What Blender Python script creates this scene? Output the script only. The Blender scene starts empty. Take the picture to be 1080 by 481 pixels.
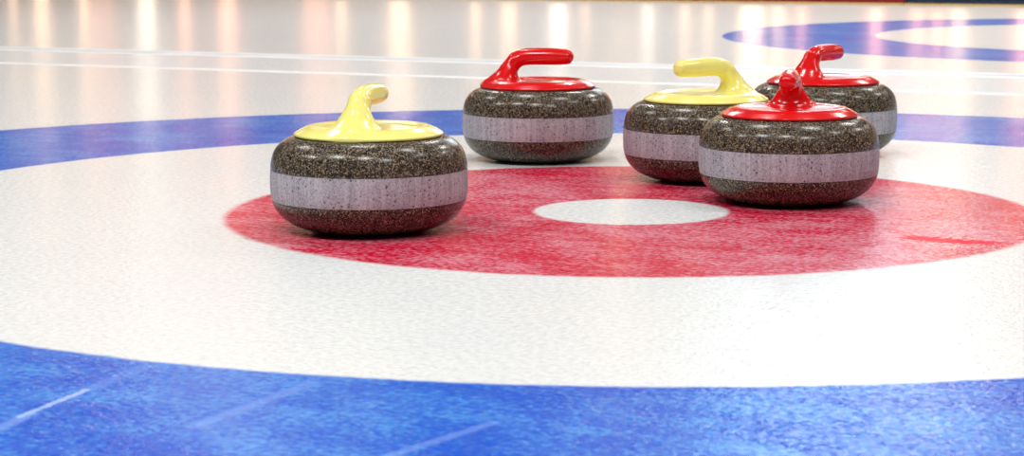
import bpy, math
import numpy as np
from mathutils import Vector

C = bpy.context.scene.collection
S = 0.957                       # stone size factor
ANG = math.radians(-25.5)       # the sheets run at this angle to the line of sight
U = Vector((math.cos(ANG), math.sin(ANG), 0))      # along the sheet
N = Vector((-math.sin(ANG), math.cos(ANG), 0))     # across the sheets, away from the viewer
HOUSE = Vector((0.179, 3.098, 0))
CAM_H, FPX, YH = 0.416, 2193.5, -71.76
PITCH = math.atan((240.5 - YH) / FPX)


def ground(px, py, z=0.0):
    """world point at height z seen at photo pixel px, py"""
    r = 0.0024
    dx, dy = px - 540, py - 240.5
    u = (dx - r * dy) / FPX
    v = (r * dx + dy) / FPX
    dn = math.sin(PITCH) + v * math.cos(PITCH)
    fw = math.cos(PITCH) - v * math.sin(PITCH)
    t = (CAM_H - z) / dn
    return Vector((u * t, fw * t, z))


def sheet(u, n, z=0.0):
    p = HOUSE + U * u + N * n
    p.z = z
    return p


def local(p):
    d = p - HOUSE
    return d.dot(U), d.dot(N)


# ------------------------------------------------------------------ node helpers
class G:
    def __init__(self, name):
        self.m = bpy.data.materials.new(name)
        self.m.use_nodes = True
        self.t = self.m.node_tree
        self.t.nodes.clear()
        self.out = self.t.nodes.new('ShaderNodeOutputMaterial')
        self.b = self.t.nodes.new('ShaderNodeBsdfPrincipled')
        self.t.links.new(self.b.outputs[0], self.out.inputs[0])

    def new(self, kind, **kw):
        n = self.t.nodes.new(kind)
        for k, v in kw.items():
            setattr(n, k, v)
        return n

    def put(self, sock, v):
        if hasattr(v, 'is_linked') or isinstance(v, bpy.types.NodeSocket):
            self.t.links.new(v, sock)
        elif isinstance(v, (tuple, list)) and len(v) == 3 and len(sock.default_value) == 4:
            sock.default_value = (*v, 1)
        else:
            sock.default_value = v

    def math(self, op, a, b=0.0, c=0.0, clamp=False):
        n = self.new('ShaderNodeMath', operation=op, use_clamp=clamp)
        for i, v in enumerate((a, b, c)):
            self.put(n.inputs[i], v)
        return n.outputs[0]

    def vmath(self, op, a, b=(0, 0, 0), scale=None):
        n = self.new('ShaderNodeVectorMath', operation=op)
        self.put(n.inputs[0], a)
        self.put(n.inputs[1], b)
        if scale is not None:
            self.put(n.inputs['Scale'], scale)
        return n.outputs['Value'] if op in ('LENGTH', 'DOT_PRODUCT', 'DISTANCE') else n.outputs[0]

    def ramp(self, v, a, b, lo=0.0, hi=1.0):
        n = self.new('ShaderNodeMapRange', interpolation_type='SMOOTHSTEP')
        for i, x in enumerate((v, a, b, lo, hi)):
            self.put(n.inputs[i], x)
        return n.outputs[0]

    def mix(self, f, a, b):
        n = self.new('ShaderNodeMix', data_type='RGBA')
        self.put(n.inputs[0], f)
        self.put(n.inputs[6], a)
        self.put(n.inputs[7], b)
        return n.outputs[2]

    def noise(self, vec, scale, detail=2.0, rough=0.5):
        n = self.new('ShaderNodeTexNoise')
        self.put(n.inputs['Vector'], vec)
        self.put(n.inputs['Scale'], scale)
        self.put(n.inputs['Detail'], detail)
        self.put(n.inputs['Roughness'], rough)
        return n.outputs[0]

    def voronoi(self, vec, scale, feature='F1'):
        n = self.new('ShaderNodeTexVoronoi', feature=feature)
        self.put(n.inputs['Vector'], vec)
        self.put(n.inputs['Scale'], scale)
        return n

    def coords(self):
        return self.new('ShaderNodeTexCoord').outputs['Object']

    def set(self, **kw):
        for k, v in kw.items():
            self.put(self.b.inputs[k.replace('_', ' ')], v)
        return self


def simple(name, col, rough=0.5, spec=0.5, coat=0.0, var=0.06, scale=8.0):
    g = G(name)
    f = g.noise(g.coords(), scale, 3)
    c2 = tuple(max(0.0, x * (1 - 2 * var)) for x in col)
    g.set(Base_Color=g.mix(f, c2, tuple(min(1.0, x * (1 + var)) for x in col)), Roughness=rough,
          Specular_IOR_Level=spec, Coat_Weight=coat)
    g.b.inputs['Coat Roughness'].default_value = 0.05
    return g.m


def emitter(name, col, strength):
    g = G(name)
    g.set(Base_Color=(0.1, 0.1, 0.1), Emission_Color=col, Emission_Strength=strength, Roughness=0.3)
    return g.m


# ------------------------------------------------------------------ mesh helpers
def mesh_obj(name, verts, faces, mat, parent=None, smooth=True, angle=None):
    me = bpy.data.meshes.new(name)
    me.from_pydata([tuple(map(float, v)) for v in verts], [], [tuple(map(int, f)) for f in faces])
    me.validate()
    me.materials.append(mat)
    if smooth:
        me.polygons.foreach_set('use_smooth', [True] * len(me.polygons))
        if angle:
            me.set_sharp_from_angle(angle=angle)
    me.update()
    o = bpy.data.objects.new(name, me)
    C.objects.link(o)
    if parent:
        o.parent = parent
    return o


def boxes(name, specs, mat, parent=None, kind=None):
    """one mesh of axis-aligned boxes in the local frame: (x0,y0,z0,x1,y1,z1)"""
    vs, fs = [], []
    for x0, y0, z0, x1, y1, z1 in specs:
        b = len(vs)
        vs += [(x, y, z) for z in (z0, z1) for y in (y0, y1) for x in (x0, x1)]
        fs += [tuple(b + i for i in f) for f in
               ((0, 2, 3, 1), (4, 5, 7, 6), (0, 1, 5, 4), (2, 6, 7, 3), (0, 4, 6, 2), (1, 3, 7, 5))]
    o = mesh_obj(name, vs, fs, mat, parent, smooth=False)
    if kind:
        o['kind'] = kind
    return o


def bevel(o, w=0.004, seg=2):
    m = o.modifiers.new('bevel', 'BEVEL')
    m.width = w
    m.segments = seg
    return o


def place(o, u=0.0, n=0.0, z=0.0):
    o.location = sheet(u, n, z)
    o.rotation_euler = (0, 0, ANG)
    return o


def catmull(pts, k=6):
    out = []
    P = [pts[0]] + list(pts) + [pts[-1]]
    for i in range(1, len(P) - 2):
        p0, p1, p2, p3 = (np.array(P[i + j], float) for j in (-1, 0, 1, 2))
        for s in range(k):
            t = s / k
            out.append(0.5 * (2 * p1 + (p2 - p0) * t + (2 * p0 - 5 * p1 + 4 * p2 - p3) * t * t
                              + (3 * p1 - p0 - 3 * p2 + p3) * t ** 3))
    out.append(np.array(pts[-1], float))
    return out


def lathe(name, prof, mat, parent, seg=144, closed=False, angle=None):
    vs, fs, rings = [], [], []
    for r, z in prof:
        if r < 1e-6:
            rings.append([len(vs)])
            vs.append((0, 0, z))
        else:
            rings.append(list(range(len(vs), len(vs) + seg)))
            vs += [(r * math.cos(2 * math.pi * i / seg), r * math.sin(2 * math.pi * i / seg), z) for i in range(seg)]
    pairs = list(zip(rings[:-1], rings[1:]))
    if closed:
        pairs.append((rings[-1], rings[0]))
    for a, b in pairs:
        for i in range(seg):
            j = (i + 1) % seg
            if len(a) == 1:
                fs.append((a[0], b[j], b[i]))
            elif len(b) == 1:
                fs.append((a[i], a[j], b[0]))
            else:
                fs.append((a[i], a[j], b[j], b[i]))
    return mesh_obj(name, vs, fs, mat, parent, angle=angle)


# ------------------------------------------------------------------ materials
def ice_material():
    g = G('pebbled_ice')
    co = g.coords()
    sep = g.new('ShaderNodeSeparateXYZ')
    g.put(sep.inputs[0], co)
    x, y = sep.outputs[0], sep.outputs[1]
    comb = g.new('ShaderNodeCombineXYZ')
    g.put(comb.inputs[0], x)
    g.put(comb.inputs[1], y)
    flat = comb.outputs[0]
    # paint edges wander a little under the ice
    wob = g.math('MULTIPLY', g.math('SUBTRACT', g.noise(flat, 22, 3, 0.6), 0.5), 0.010)
    fine = g.noise(flat, 115, 3, 0.6)
    mid = g.noise(flat, 34, 4, 0.6)
    big = g.noise(flat, 3.2, 3, 0.55)
    stretch = g.new('ShaderNodeMapping')
    g.put(stretch.inputs['Vector'], flat)
    stretch.inputs['Rotation'].default_value = (0, 0, math.radians(-14))
    stretch.inputs['Scale'].default_value = (1.6, 16, 1)
    brush = g.noise(stretch.outputs[0], 1.6, 4, 0.6)

    white = g.mix(big, (0.67, 0.715, 0.745), (0.74, 0.745, 0.735))
    white = g.mix(g.ramp(mid, 0.5, 0.8, 0, 0.2), white, (0.66, 0.71, 0.75))
    frost = g.math('ADD', g.math('MULTIPLY', fine, 1.1), g.math('MULTIPLY', brush, 0.40))
    frost = g.math('ADD', frost, g.math('MULTIPLY', big, 0.50))
    frost = g.math('ADD', frost, g.math('MULTIPLY', g.math('SUBTRACT', g.noise(flat, 11, 3, 0.6), 0.5), 0.55))
    red = g.mix(g.ramp(frost, 0.82, 1.30, 0.0, 0.5), (0.54, 0.003, 0.036), (0.84, 0.57, 0.70))
    blue = g.mix(g.ramp(frost, 0.80, 1.40, 0.0, 0.55), (0.002, 0.080, 0.56), (0.15, 0.55, 0.94))

    def ring_colour(cx, cy):
        d = g.vmath('LENGTH', g.vmath('SUBTRACT', flat, (cx, cy, 0)))
        return g.math('ADD', d, wob)

    col = white
    w = 0.006
    n2u, n2n = local(Vector((2.665, 8.18, 0)))
    for k, (cx, cy) in enumerate(((0, 0), (n2u, n2n))):
        d = ring_colour(cx, cy)
        bl = g.math('MULTIPLY', g.ramp(d, 1.22 - w, 1.22 + w), g.ramp(d, 1.83 - w, 1.83 + w, 1, 0))
        col = g.mix(bl, col, blue)
        rd = g.math('MULTIPLY', g.ramp(d, 0.146 - w, 0.146 + w), g.ramp(d, 0.606 - w * 1.6, 0.606 + w * 1.6, 1, 0))
        col = g.mix(rd, col, red)

    # scuffs and sweeping scratches, each between two points of the ice
    def segment(p, q, width, soft=0.6):
        ax, ay = local(ground(*p))
        bx, by = local(ground(*q))
        L2 = (bx - ax) ** 2 + (by - ay) ** 2
        t = g.math('DIVIDE', g.vmath('DOT_PRODUCT', g.vmath('SUBTRACT', flat, (ax, ay, 0)), (bx - ax, by - ay, 0)), L2, clamp=True)
        near = g.vmath('ADD', g.vmath('SCALE', (bx - ax, by - ay, 0), scale=t), (ax, ay, 0))
        dd = g.vmath('DISTANCE', flat, near)
        dd = g.math('ADD', dd, g.math('MULTIPLY', g.math('SUBTRACT', fine, 0.5), width * 2.4))
        return g.ramp(dd, width * (1 - soft), width, 1, 0)

    scuff = 0.0
    for p, q, wd, c, a in (((965, 251), (1018, 255), 0.034, (0.70, 0.004, 0.02), 0.8),
                           ((1018, 255), (1050, 256), 0.022, (0.75, 0.02, 0.06), 0.7),
                           ((928, 256), (950, 257), 0.020, (0.55, 0.01, 0.10), 0.45),
                           ((938, 222), (955, 226), 0.030, (0.60, 0.01, 0.06), 0.5),
                           ((20, 440), (92, 411), 0.005, (0.50, 0.66, 0.95), 0.6),
                           ((0, 452), (30, 437), 0.010, (0.30, 0.50, 0.92), 0.35),
                           ((92, 411), (150, 388), 0.012, (0.22, 0.42, 0.92), 0.25),
                           ((205, 450), (330, 404), 0.010, (0.28, 0.48, 0.92), 0.25),
                           ((410, 481), (520, 446), 0.008, (0.40, 0.60, 0.95), 0.22)):
        sg = segment(p, q, wd)
        if c[0] > 0.65:
            scuff = g.math('MAXIMUM', scuff, g.math('MULTIPLY', sg, 0.85))
        col = g.mix(g.math('MULTIPLY', sg, a), col, c)

    # the two lines that divide this sheet from the next
    lw = g.math('ADD', y, g.math('MULTIPLY', g.math('SUBTRACT', g.noise(flat, 9, 4, 0.65), 0.5), 0.05))

    def strip(c0, hw, soft=0.02):
        dd = g.math('ABSOLUTE', g.math('SUBTRACT', lw, c0))
        return g.ramp(dd, hw - soft, hw + soft, 1, 0)

    snow = (0.97, 0.985, 1.0)
    rough = 0.19
    gap = g.math('MULTIPLY', strip(2.83, 0.33, 0.03), g.ramp(mid, 0.3, 0.7, 0.08, 0.4))
    col = g.mix(gap, col, (0.72, 0.79, 0.86))
    ln = g.math('MAXIMUM', strip(2.50, 0.035, 0.02), strip(3.19, 0.10, 0.025))
    core = g.math('MULTIPLY', strip(3.20, 0.035, 0.02), g.ramp(brush, 0.35, 0.6, 0.2, 0.9))
    col = g.mix(ln, col, snow)
    col = g.mix(core, col, (0.42, 0.55, 0.66))

    # frozen pebble: droplets of a few millimetres on a gently uneven sheet
    peb = g.voronoi(flat, 150)
    h1 = g.ramp(peb.outputs['Distance'], 0.0, 0.75, 1, 0)
    h2 = g.noise(flat, 420, 2, 0.5)
    h3 = g.noise(flat, 30, 2, 0.5)
    h = g.math('ADD', g.math('MULTIPLY', h1, g.ramp(mid, 0.35, 0.65, 0.2, 1.0)), g.math('MULTIPLY', h2, 0.5))
    h = g.math('ADD', h, g.math('MULTIPLY', h3, 1.2))
    bp = g.new('ShaderNodeBump')
    bp.inputs['Strength'].default_value = 1.0
    bp.inputs['Distance'].default_value = ICE_BUMP
    g.put(bp.inputs['Height'], h)
    g.put(g.b.inputs['Normal'], bp.outputs[0])
    rg = g.math('ADD', ICE_ROUGH, g.math('MULTIPLY', g.math('MAXIMUM', ln, gap), 0.25))
    g.set(Base_Color=col, Roughness=rg, IOR=1.31)
    # rime: where the surface is frosted it scatters and mirrors nothing
    rime = g.new('ShaderNodeBsdfPrincipled')
    g.put(rime.inputs['Base Color'], col)
    rime.inputs['Roughness'].default_value = 1.0
    rime.inputs['Specular IOR Level'].default_value = 0.0
    mx = g.new('ShaderNodeMixShader')
    g.put(mx.inputs[0], g.math('MAXIMUM', scuff, g.ramp(g.noise(flat, 120, 3, 0.6), 0.35, 0.65, 0.22, 0.70)))
    g.t.links.new(g.b.outputs[0], mx.inputs[1])
    g.t.links.new(rime.outputs[0], mx.inputs[2])
    g.t.links.new(mx.outputs[0], g.out.inputs[0])
    return g.m


ICE_BUMP = 0.00055
ICE_ROUGH = 0.16


def granite(name, polished):
    g = G(name)
    co = g.coords()
    v1 = g.voronoi(co, 520)
    v2 = g.voronoi(co, 900)
    s1 = g.new('ShaderNodeSeparateColor')
    g.put(s1.inputs[0], v1.outputs['Color'])
    s2 = g.new('ShaderNodeSeparateColor')
    g.put(s2.inputs[0], v2.outputs['Color'])
    n = g.noise(co, 60, 3)
    if polished:
        col = g.mix(g.ramp(s1.outputs[0], 0.30, 0.62), (0.010, 0.008, 0.007), (0.070, 0.051, 0.034))
        col = g.mix(g.ramp(s1.outputs[1], 0.70, 0.92), col, (0.28, 0.205, 0.125))
        col = g.mix(g.ramp(s2.outputs[1], 0.66, 0.78, 0, 0.85), col, (0.012, 0.011, 0.010))
        col = g.mix(g.ramp(s2.outputs[2], 0.90, 0.97), col, (0.5, 0.40, 0.28))
        col = g.mix(g.ramp(n, 0.4, 0.7, 0, 0.3), col, (0.10, 0.10, 0.10))
        g.set(Base_Color=col, Roughness=0.23, IOR=1.39)
    else:
        col = g.mix(g.ramp(s1.outputs[0], 0.1, 0.9), (0.28, 0.265, 0.31), (0.46, 0.43, 0.49))
        col = g.mix(g.ramp(s2.outputs[1], 0.80, 0.90, 0, 0.7), col, (0.15, 0.14, 0.16))
        big = g.voronoi(co, 170)
        pit = g.ramp(big.outputs['Distance'], 0.2, 0.32, 1, 0)
        s3 = g.new('ShaderNodeSeparateColor')
        g.put(s3.inputs[0], big.outputs['Color'])
        pit = g.math('MULTIPLY', pit, g.ramp(s3.outputs[0], 0.50, 0.54))
        col = g.mix(g.math('MULTIPLY', pit, 0.9), col, (0.05, 0.045, 0.05))
        # chatter marks run up and down the band
        mp = g.new('ShaderNodeMapping')
        g.put(mp.inputs['Vector'], co)
        mp.inputs['Scale'].default_value = (1, 1, 0.03)
        ch = g.noise(mp.outputs[0], 170, 2)
        col = g.mix(g.ramp(ch, 0.35, 0.7, 0, 0.3), col, (0.72, 0.69, 0.74))
        bp = g.new('ShaderNodeBump')
        bp.inputs['Strength'].default_value = 0.5
        bp.inputs['Distance'].default_value = 0.0006
        g.put(bp.inputs['Height'], g.math('SUBTRACT', g.math('MULTIPLY', s1.outputs[0], 0.6), pit))
        g.put(g.b.inputs['Normal'], bp.outputs[0])
        g.set(Base_Color=col, Roughness=0.55, IOR=1.45)
    return g.m


M_ice = ice_material()
M_gran = granite('polished_granite', True)
M_band = granite('pecked_granite', False)
M_red = simple('red_moulded_plastic', (0.74, 0.003, 0.005), 0.20, 0.5, 0.15, 0.03, 30)
M_yel = simple('yellow_moulded_plastic', (0.97, 0.89, 0.25), 0.20, 0.5, 0.4, 0.03, 30)
M_shade_ring = simple('shade_ring_dark', (0.012, 0.011, 0.011), 0.6)
M_bred = simple('red_bumper_vinyl', (0.30, 0.006, 0.012), 0.45)
M_bnavy = simple('navy_bumper_vinyl', (0.006, 0.014, 0.04), 0.8, 0.2)
M_bstripe = simple('pale_blue_stripe', (0.12, 0.20, 0.34), 0.7)
M_wood = simple('golden_wood', (0.85, 0.60, 0.22), 0.4)
M_walk = simple('tan_rubber_matting', (0.30, 0.24, 0.20), 0.8)
M_panel = simple('tan_wood_panelling', (0.72, 0.60, 0.52), 0.6, var=0.1, scale=1.5)
M_upper = simple('dark_blue_cladding', (0.03, 0.05, 0.12), 0.7)
M_frame = simple('brown_panel_frame', (0.10, 0.06, 0.04), 0.5)


# ------------------------------------------------------------------ handle: one moulded piece
def handle_mesh():
    plate = np.array([(0, .1400), (.1060, .1400), (.1090, .1412), (.1092, .1426), (.0990, .1482), (.0905, .1516),
                      (.0860, .1523), (.0810, .1516), (.0720, .1498), (.0600, .1490), (0, .1488)])

    def plate_sdf(r, z):
        p = np.stack([r, z], -1)
        d = np.full(r.shape, 1e9)
        sgn = np.ones(r.shape)
        V = plate
        n = len(V)
        for i in range(n):
            a, b = V[i], V[i - 1]
            e = b - a
            w0, w1 = r - a[0], z - a[1]
            ee = e @ e
            if not (abs(a[0]) < 1e-9 and abs(b[0]) < 1e-9):
                t = np.clip((w0 * e[0] + w1 * e[1]) / ee, 0, 1)
                d = np.minimum(d, (w0 - e[0] * t) ** 2 + (w1 - e[1] * t) ** 2)
            c1 = z >= a[1]
            c2 = z < b[1]
            c3 = e[0] * w1 > e[1] * w0
            flip = (c1 & c2 & c3) | (~c1 & ~c2 & ~c3)
            sgn = np.where(flip, -sgn, sgn)
        return sgn * np.sqrt(d) - 0.0008

    rr, zz = np.meshgrid(np.arange(0, 0.20, 0.0008), np.arange(0.12, 0.23, 0.0008), indexing='ij')
    table = plate_sdf(rr, zz)

    def lookup(r, z):
        a = np.clip(r / 0.0008, 0, table.shape[0] - 1.001)
        b = np.clip((z - 0.12) / 0.0008, 0, table.shape[1] - 1.001)
        i, j = a.astype(int), b.astype(int)
        u, v = a - i, b - j
        return (table[i, j] * (1 - u) * (1 - v) + table[i + 1, j] * u * (1 - v)
                + table[i, j + 1] * (1 - u) * v + table[i + 1, j + 1] * u * v)

    def chain(x, y, z, path, ys=1.0):
        best = np.full(x.shape, 1e9)
        for (ax, az, ar), (bx, bz, br) in zip(path[:-1], path[1:]):
            ex, ez = bx - ax, bz - az
            t = np.clip(((x - ax) * ex + (z - az) * ez) / (ex * ex + ez * ez), 0, 1)
            d = np.sqrt((x - ax - ex * t) ** 2 + (y * ys) ** 2 + (z - az - ez * t) ** 2) - (ar + (br - ar) * t)
            best = np.minimum(best, d)
        return best

    def smin(a, b, k):
        h = np.maximum(k - np.abs(a - b), 0) / k
        return np.minimum(a, b) - h * h * k * 0.25

    neck_path = catmull([(-.0630, .146, .0205), (-.0590, .160, .0162), (-.0545, .173, .0145), (-.0440, .1855, .0143),
                         (-.0270, .1920, .0145), (.0, .1932, .0147), (.030, .1928, .0147), (.0550, .1922, .0132)], 5)
    tail = [(-.062, .158, .0135), (-.084, .1485, .0080), (-.098, .1448, .0042)]

    def f(x, y, z):
        d = smin(lookup(np.sqrt(x * x + y * y), z), chain(x, y, z, tail, 0.62), 0.020)
        n = chain(x, y, z, neck_path[:16], 0.84)
        gpart = chain(x, y, z, neck_path[15:], 0.94)
        n = smin(n, gpart, 0.004)
        return smin(d, n, 0.021)

    h = 0.0016
    xs = np.arange(-.116, .1165, h)
    ys = np.arange(-.116, .1165, h)
    zs = np.arange(.134, .2115, h)
    X, Y, Z = np.meshgrid(xs, ys, zs, indexing='ij')
    F = f(X, Y, Z)
    inside = F < 0
    nx, ny, nz = F.shape
    acc = np.zeros((nx - 1, ny - 1, nz - 1, 3))
    cnt = np.zeros((nx - 1, ny - 1, nz - 1))
    corners = [(i, j, k) for i in (0, 1) for j in (0, 1) for k in (0, 1)]
    sl = lambda c: tuple(slice(c[q], (nx, ny, nz)[q] - 1 + c[q]) for q in range(3))
    for a in corners:
        for b in corners:
            if a < b and sum(abs(p - q) for p, q in zip(a, b)) == 1:
                fa, fb = F[sl(a)], F[sl(b)]
                cross = (fa < 0) != (fb < 0)
                t = np.where(cross, fa / np.where(cross, fa - fb, 1), 0)
                for q in range(3):
                    acc[..., q] += np.where(cross, a[q] + (b[q] - a[q]) * t, 0)
                cnt += cross
    ok = cnt > 0
    idx = -np.ones(ok.shape, int)
    idx[ok] = np.arange(ok.sum())
    ijk = np.argwhere(ok)
    pos = (ijk + acc[ok] / cnt[ok][:, None]) * h + np.array([xs[0], ys[0], zs[0]])
    for _ in range(3):                                   # settle the vertices on the surface
        e = 2e-4
        v = f(*pos.T)
        gr = np.stack([(f(*(pos + d).T) - f(*(pos - d).T)) / (2 * e) for d in np.eye(3) * e], 1)
        pos -= 0.8 * gr * (v / np.maximum((gr ** 2).sum(1), 0.2))[:, None]
    faces = []
    for ax in range(3):
        o1, o2 = [(1, 2), (2, 0), (0, 1)][ax]
        a = [slice(0, s) for s in F.shape]
        b = list(a)
        a[ax] = slice(0, F.shape[ax] - 1)
        b[ax] = slice(1, F.shape[ax])
        cr = np.argwhere(inside[tuple(a)] != inside[tuple(b)])
        for p in cr:
            if p[o1] == 0 or p[o2] == 0:
                continue
            c = []
            for d1, d2 in ((-1, -1), (0, -1), (0, 0), (-1, 0)):
                q = p.copy()
                q[o1] += d1
                q[o2] += d2
                c.append(idx[tuple(q)])
            faces.append(c if inside[tuple(p)] else c[::-1])
    # even out the joins of neck and grip; the plate's rim keeps its edge
    nb = np.zeros_like(pos)
    F4 = np.array(faces)
    e = np.concatenate([F4[:, [i, (i + 1) % 4]] for i in range(4)])
    rad = np.hypot(pos[:, 0], pos[:, 1])
    wgt = np.clip((pos[:, 2] - .1535) / .006, 0, 1)[:, None]
    tailw = (np.clip((-.030 - pos[:, 0]) / .02, 0, 1) * np.clip((.100 - rad) / .006, 0, 1) * (pos[:, 2] > .1435))[:, None]
    wgt = np.maximum(wgt, tailw)
    deg = np.bincount(e[:, 0], minlength=len(pos))[:, None]
    for it in range(70):
        s = np.stack([np.bincount(e[:, 0], weights=pos[e[:, 1], q], minlength=len(pos)) for q in range(3)], 1) / np.maximum(deg, 1)
        pos = pos + wgt * (0.5 if it % 2 == 0 else -0.51) * (s - pos)
    return pos, faces


HP, HF = handle_mesh()
HP2 = HP.copy()
HP2[:, 2] = .139 + (HP[:, 2] - .139) * 1.10

# ------------------------------------------------------------------ the stones
low = catmull([(0.0, .0062), (.045, .0058), (.0585, .0022), (.066, .0000), (.074, .0002), (.090, .0030), (.1086, .0090), (.1225, .0165),
               (.1335, .0265), (.1405, .0375), (.1432, .0468)], 5)
mid_ = [(.1408, .0474), (.1408, .0916)]
top = catmull([(.1448, .0922), (.1440, .1010), (.1405, .1145), (.1350, .1240), (.1270, .1315), (.1175, .1370), (.1060, .1398)], 5)
low2 = [(max(0, r), max(0, z)) for r, z in low]
prof_body = low2 + mid_ + [tuple(p) for p in top] + [(.05, .1402), (0, .1402)]
band_out = catmull([(.1434, .0474), (.1449, .0570), (.1455, .0690), (.1455, .0800), (.1449, .0916)], 4)
prof_band = [(.1404, .0474)] + [tuple(p) for p in band_out] + [(.1404, .0916)]
prof_shade_ring = [(.085, .1385), (.1035, .1385), (.1078, .1392), (.1078, .1408), (.1035, .1415), (.085, .1415)]


def sc(p):
    return [(r * S, z * S) for r, z in p]


def make_stone(plastic):
    t = bpy.data.objects.new('curling_stone', None)
    C.objects.link(t)
    t.empty_display_size = 0.1
    lathe('granite_body', sc(prof_body), M_gran, t, angle=math.radians(35))
    b = lathe('striking_band', sc(prof_band), M_band, t, closed=True, angle=math.radians(35))
    b['label'] = 'pale grey pecked striking band'
    lathe('shade_ring', sc(prof_shade_ring), M_shade_ring, t, closed=True)  # the thin shadow under the handle plate, put in as a dark ring
    mesh_obj('handle', HP2 * S, HF, plastic, t)
    return t


def dup(src, plastic=None):
    r = src.copy()
    C.objects.link(r)
    for ch in src.children:
        c = ch.copy()
        C.objects.link(c)
        c.parent = r
        if plastic and ch.name.startswith('handle'):
            c.data = ch.data.copy()
            c.data.materials[0] = plastic
    return r


red0 = make_stone(M_red)
red1 = dup(red0)
red2 = dup(red0)
yel0 = dup(red0, M_yel)
yel1 = dup(yel0)
zw = 0.0645
# waist centre in the photo, which way the handle points (degrees in the ground plane), label
for o, px, py, a, lab in (
        (yel0, 389.5, 194, 73, 'yellow-handled granite curling stone standing alone on the left edge of the red ring'),
        (red0, 567.5, 131.5, 0, 'red-handled granite curling stone on white ice behind the red ring, handle seen fully sideways'),
        (yel1, 744, 149, 217, 'yellow-handled granite curling stone between two red-handled stones, partly hidden behind the front one'),
        (red1, 831.5, 168.8, 267, 'red-handled granite curling stone on the red ring, handle pointing straight out of the picture'),
        (red2, 867, 126, 61, 'red-handled granite curling stone farthest back, half hidden behind a yellow and a red stone')):
    p = ground(px, py, zw)
    o.location = (p.x, p.y, 0)
    o.rotation_euler = (0, 0, math.radians(a) - math.atan2(p.x, p.y))
    o['label'] = lab
    o['category'] = 'curling stone'
    o['group'] = 'curling stones in the house'

# ------------------------------------------------------------------ the hall
EDGE = 11.655 - HOUSE.dot(N)          # near face of the bumpers
fl = mesh_obj('floor', [(-16, -8, 0), (16, -8, 0), (16, EDGE + 0.3, 0), (-16, EDGE + 0.3, 0)], [(0, 1, 2, 3)], M_ice, smooth=False)
fl['kind'] = 'structure'
place(fl)
WALL = EDGE + 3.2
wk = boxes('floor_walkway', [(-16, EDGE + 0.3, -0.1, 16, WALL + 0.3, 0.0)], M_walk, kind='structure')
place(wk)

bx, _ = local(ground(949, 6))
for nm, x0, x1, mat, lab in (
        ('bumper_board', -13.0, bx, M_bred, 'low red bumper board along the far edge of the ice'),
        ('bumper_board', bx + 0.006, 13.0, M_bnavy, 'low navy blue bumper board with a pale stripe at the far ice edge')):
    t = bpy.data.objects.new(nm, None)
    C.objects.link(t)
    place(t, 0, EDGE)
    t['label'], t['category'], t['group'] = lab, 'bumper board', 'bumper boards at the far ice edge'
    bevel(boxes('board', [(x0, 0.0, 0.0, x1, 0.10, 0.052)], mat, t), 0.006)
    o = bevel(boxes('base_trim', [(x0, -0.022, 0.0, x1, -0.0005, 0.011)], M_wood, t), 0.002)
    o['label'] = 'golden wooden base trim'
    if mat is M_bnavy:
        o = boxes('stripe', [(x0, -0.0022, 0.019, x1, 0.0005, 0.0215), (x0, -0.0022, 0.030, x1, 0.0005, 0.0315)], M_bstripe, t)
        o['label'] = 'pale blue stripe'

wf = boxes('wall_far', [(-16, WALL + 0.02, 0.0, 16, WALL + 0.3, 2.1)], M_panel, kind='structure')
place(wf)
wu = boxes('wall_far_upper', [(-16, WALL + 0.02, 2.1, 16, WALL + 0.3, 6.0)], M_upper, kind='structure')
place(wu)


def wall_u(px):
    """place along the far wall that mirrors in the ice at photo column px"""
    t = (px - 540) / FPX
    nn = WALL + HOUSE.dot(N)
    Y = nn / (N.x * t + N.y)
    return (Vector((t * Y, Y, 0)) - HOUSE).dot(U)


WARM, AMBER, PALE = (1.0, 0.62, 0.36), (1.0, 0.42, 0.25), (1.0, 0.80, 0.62)
glow_panels = [  # photo column of the mirror streak, width in px, bottom, top, colour, strength
    (18, 9, 0.2, 1.4, WARM, 2.5), (48, 15, 0.2, 2.0, WARM, 3.2), (92, 9, 0.2, 1.5, WARM, 3.5), (112, 26, 0.5, 2.0, AMBER, 1.5),
    (158, 18, 0.2, 2.05, PALE, 4.2), (198, 11, 0.2, 1.8, AMBER, 2.5), (243, 16, 0.2, 2.0, AMBER, 2.6), (335, 26, 0.3, 1.9, AMBER, 1.6), (362, 12, 0.2, 1.5, WARM, 2.5),
    (423, 20, 0.2, 2.0, WARM, 3.2), (503, 11, 0.2, 1.0, WARM, 3.0), (538, 15, 0.2, 1.2, WARM, 3.0),
    (590, 15, 0.2, 1.1, PALE, 6.0), (618, 10, 0.2, 1.0, WARM, 2.0), (655, 13, 0.9, 2.9, WARM, 4.0), (684, 12, 0.2, 1.0, PALE, 4.0),
    (723, 10, 0.2, 1.0, WARM, 3.0), (747, 9, 0.2, 1.0, WARM, 3.0), (793, 22, 0.15, 0.9, WARM, 6.0),
    (821, 12, 0.2, 1.0, WARM, 4.0), (845, 9, 0.2, 1.1, AMBER, 3.5), (923, 11, 0.2, 1.2, AMBER, 5.0),
    (967, 14, 0.2, 2.0, AMBER, 2.6), (988, 9, 0.2, 1.3, AMBER, 3.5), (1010, 14, 0.2, 1.9, WARM, 4.5), (1079, 14, 0.2, 1.6, AMBER, 4.5),
    (905, 270, 2.3, 4.6, (0.74, 0.92, 1.0), 4.6), (130, 60, 3.0, 4.4, WARM, 0.8), (420, 90, 3.2, 4.4, PALE, 0.8)]
mats = {}
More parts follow.
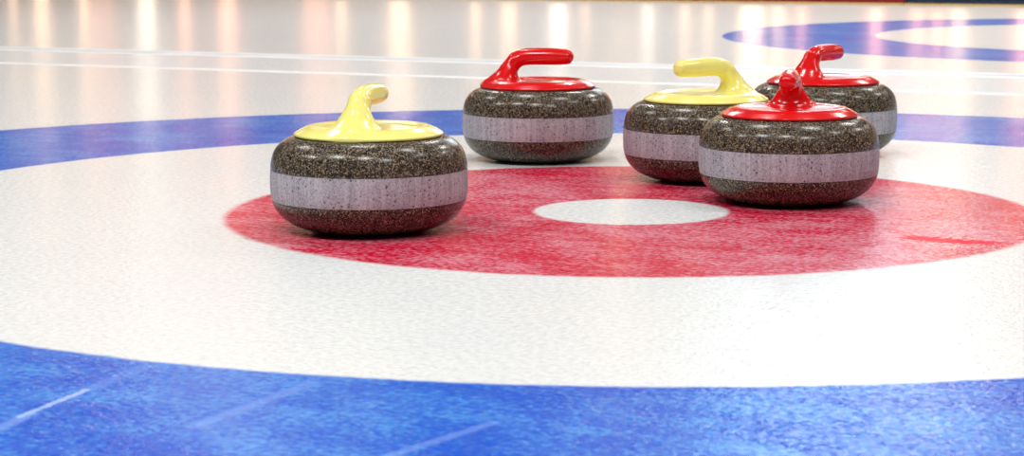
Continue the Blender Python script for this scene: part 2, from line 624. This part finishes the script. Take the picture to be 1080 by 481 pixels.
for i, (px, wd, z0, z1, c, st) in enumerate(glow_panels):
    st *= 1.4 if c is WARM else 1.8 if c is AMBER else 1.0
    ua, ub = wall_u(px - wd / 2), wall_u(px + wd / 2)
    key = (c, st)
    if key not in mats:
        mats[key] = emitter('glow_panel_face', c, st)
    w = boxes('glow_panel_%d' % (i + 1), [(ua, WALL - 0.005, z0, ub, WALL + 0.015, z1)], mats[key], kind='structure')  # unseen glowing panel, added and shaped for its reflection in the ice
    place(w)
    fr = 0.02
    boxes('glow_panel_frame', [(ua - fr, WALL - 0.02, z0 - fr, ua, WALL + 0.02, z1 + fr), (ub, WALL - 0.02, z0 - fr, ub + fr, WALL + 0.02, z1 + fr),
                           (ua, WALL - 0.02, z0 - fr, ub, WALL + 0.02, z0), (ua, WALL - 0.02, z1, ub, WALL + 0.02, z1 + fr)], M_frame, w)

# ------------------------------------------------------------------ light
def area(name, u, n, z, sx, sy, power, col=(1, 0.97, 0.93)):
    l = bpy.data.lights.new(name, 'AREA')
    l.shape = 'RECTANGLE'
    l.size, l.size_y = sx, sy
    l.energy = power
    l.color = col
    o = bpy.data.objects.new(name, l)
    C.objects.link(o)
    place(o, u, n, z)
    return o


for n_, e_ in ((-3.0, 100), (1.4, 36), (6.0, 62)):
    for u_ in (-4.6, -1.5, 0.9, 3.4):
        area('ceiling_lamp', u_, n_, 4.4, 0.75, 0.36, e_)

for u_ in (-10, -7, -4, -1, 2, 5, 8, 11):
    area('wall_fill', u_, WALL - 2.2, 3.8, 1.6, 0.4, 32, (1, 0.77, 0.64))  # unseen fill lights added to brighten the wall that the ice mirrors

w = bpy.data.worlds.new('hall_air')
w.use_nodes = True
bg = w.node_tree.nodes['Background']
bg.inputs[0].default_value = (0.80, 0.90, 1.0, 1)
bg.inputs[1].default_value = 0.05
bpy.context.scene.world = w

# ------------------------------------------------------------------ camera
cd = bpy.data.cameras.new('camera')
cd.sensor_width = 36
cd.lens = 36 * FPX / 1080
cd.clip_start = 0.05
cd.dof.use_dof = True
cd.dof.focus_distance = 2.95
cd.dof.aperture_fstop = 14
cam = bpy.data.objects.new('camera', cd)
C.objects.link(cam)
cam.location = (0, 0, CAM_H)
cam.rotation_mode = 'XYZ'
from mathutils import Matrix
R = Matrix.Rotation(math.pi / 2 - PITCH, 3, 'X') @ Matrix.Rotation(-0.0024, 3, 'Z')
cam.rotation_euler = R.to_euler()
bpy.context.scene.camera = cam

vs = bpy.context.scene.view_settings
vs.view_transform = 'Standard'
vs.look = 'None'
vs.gamma = 1
vs.use_curve_mapping = False
vs.exposure = 0.13
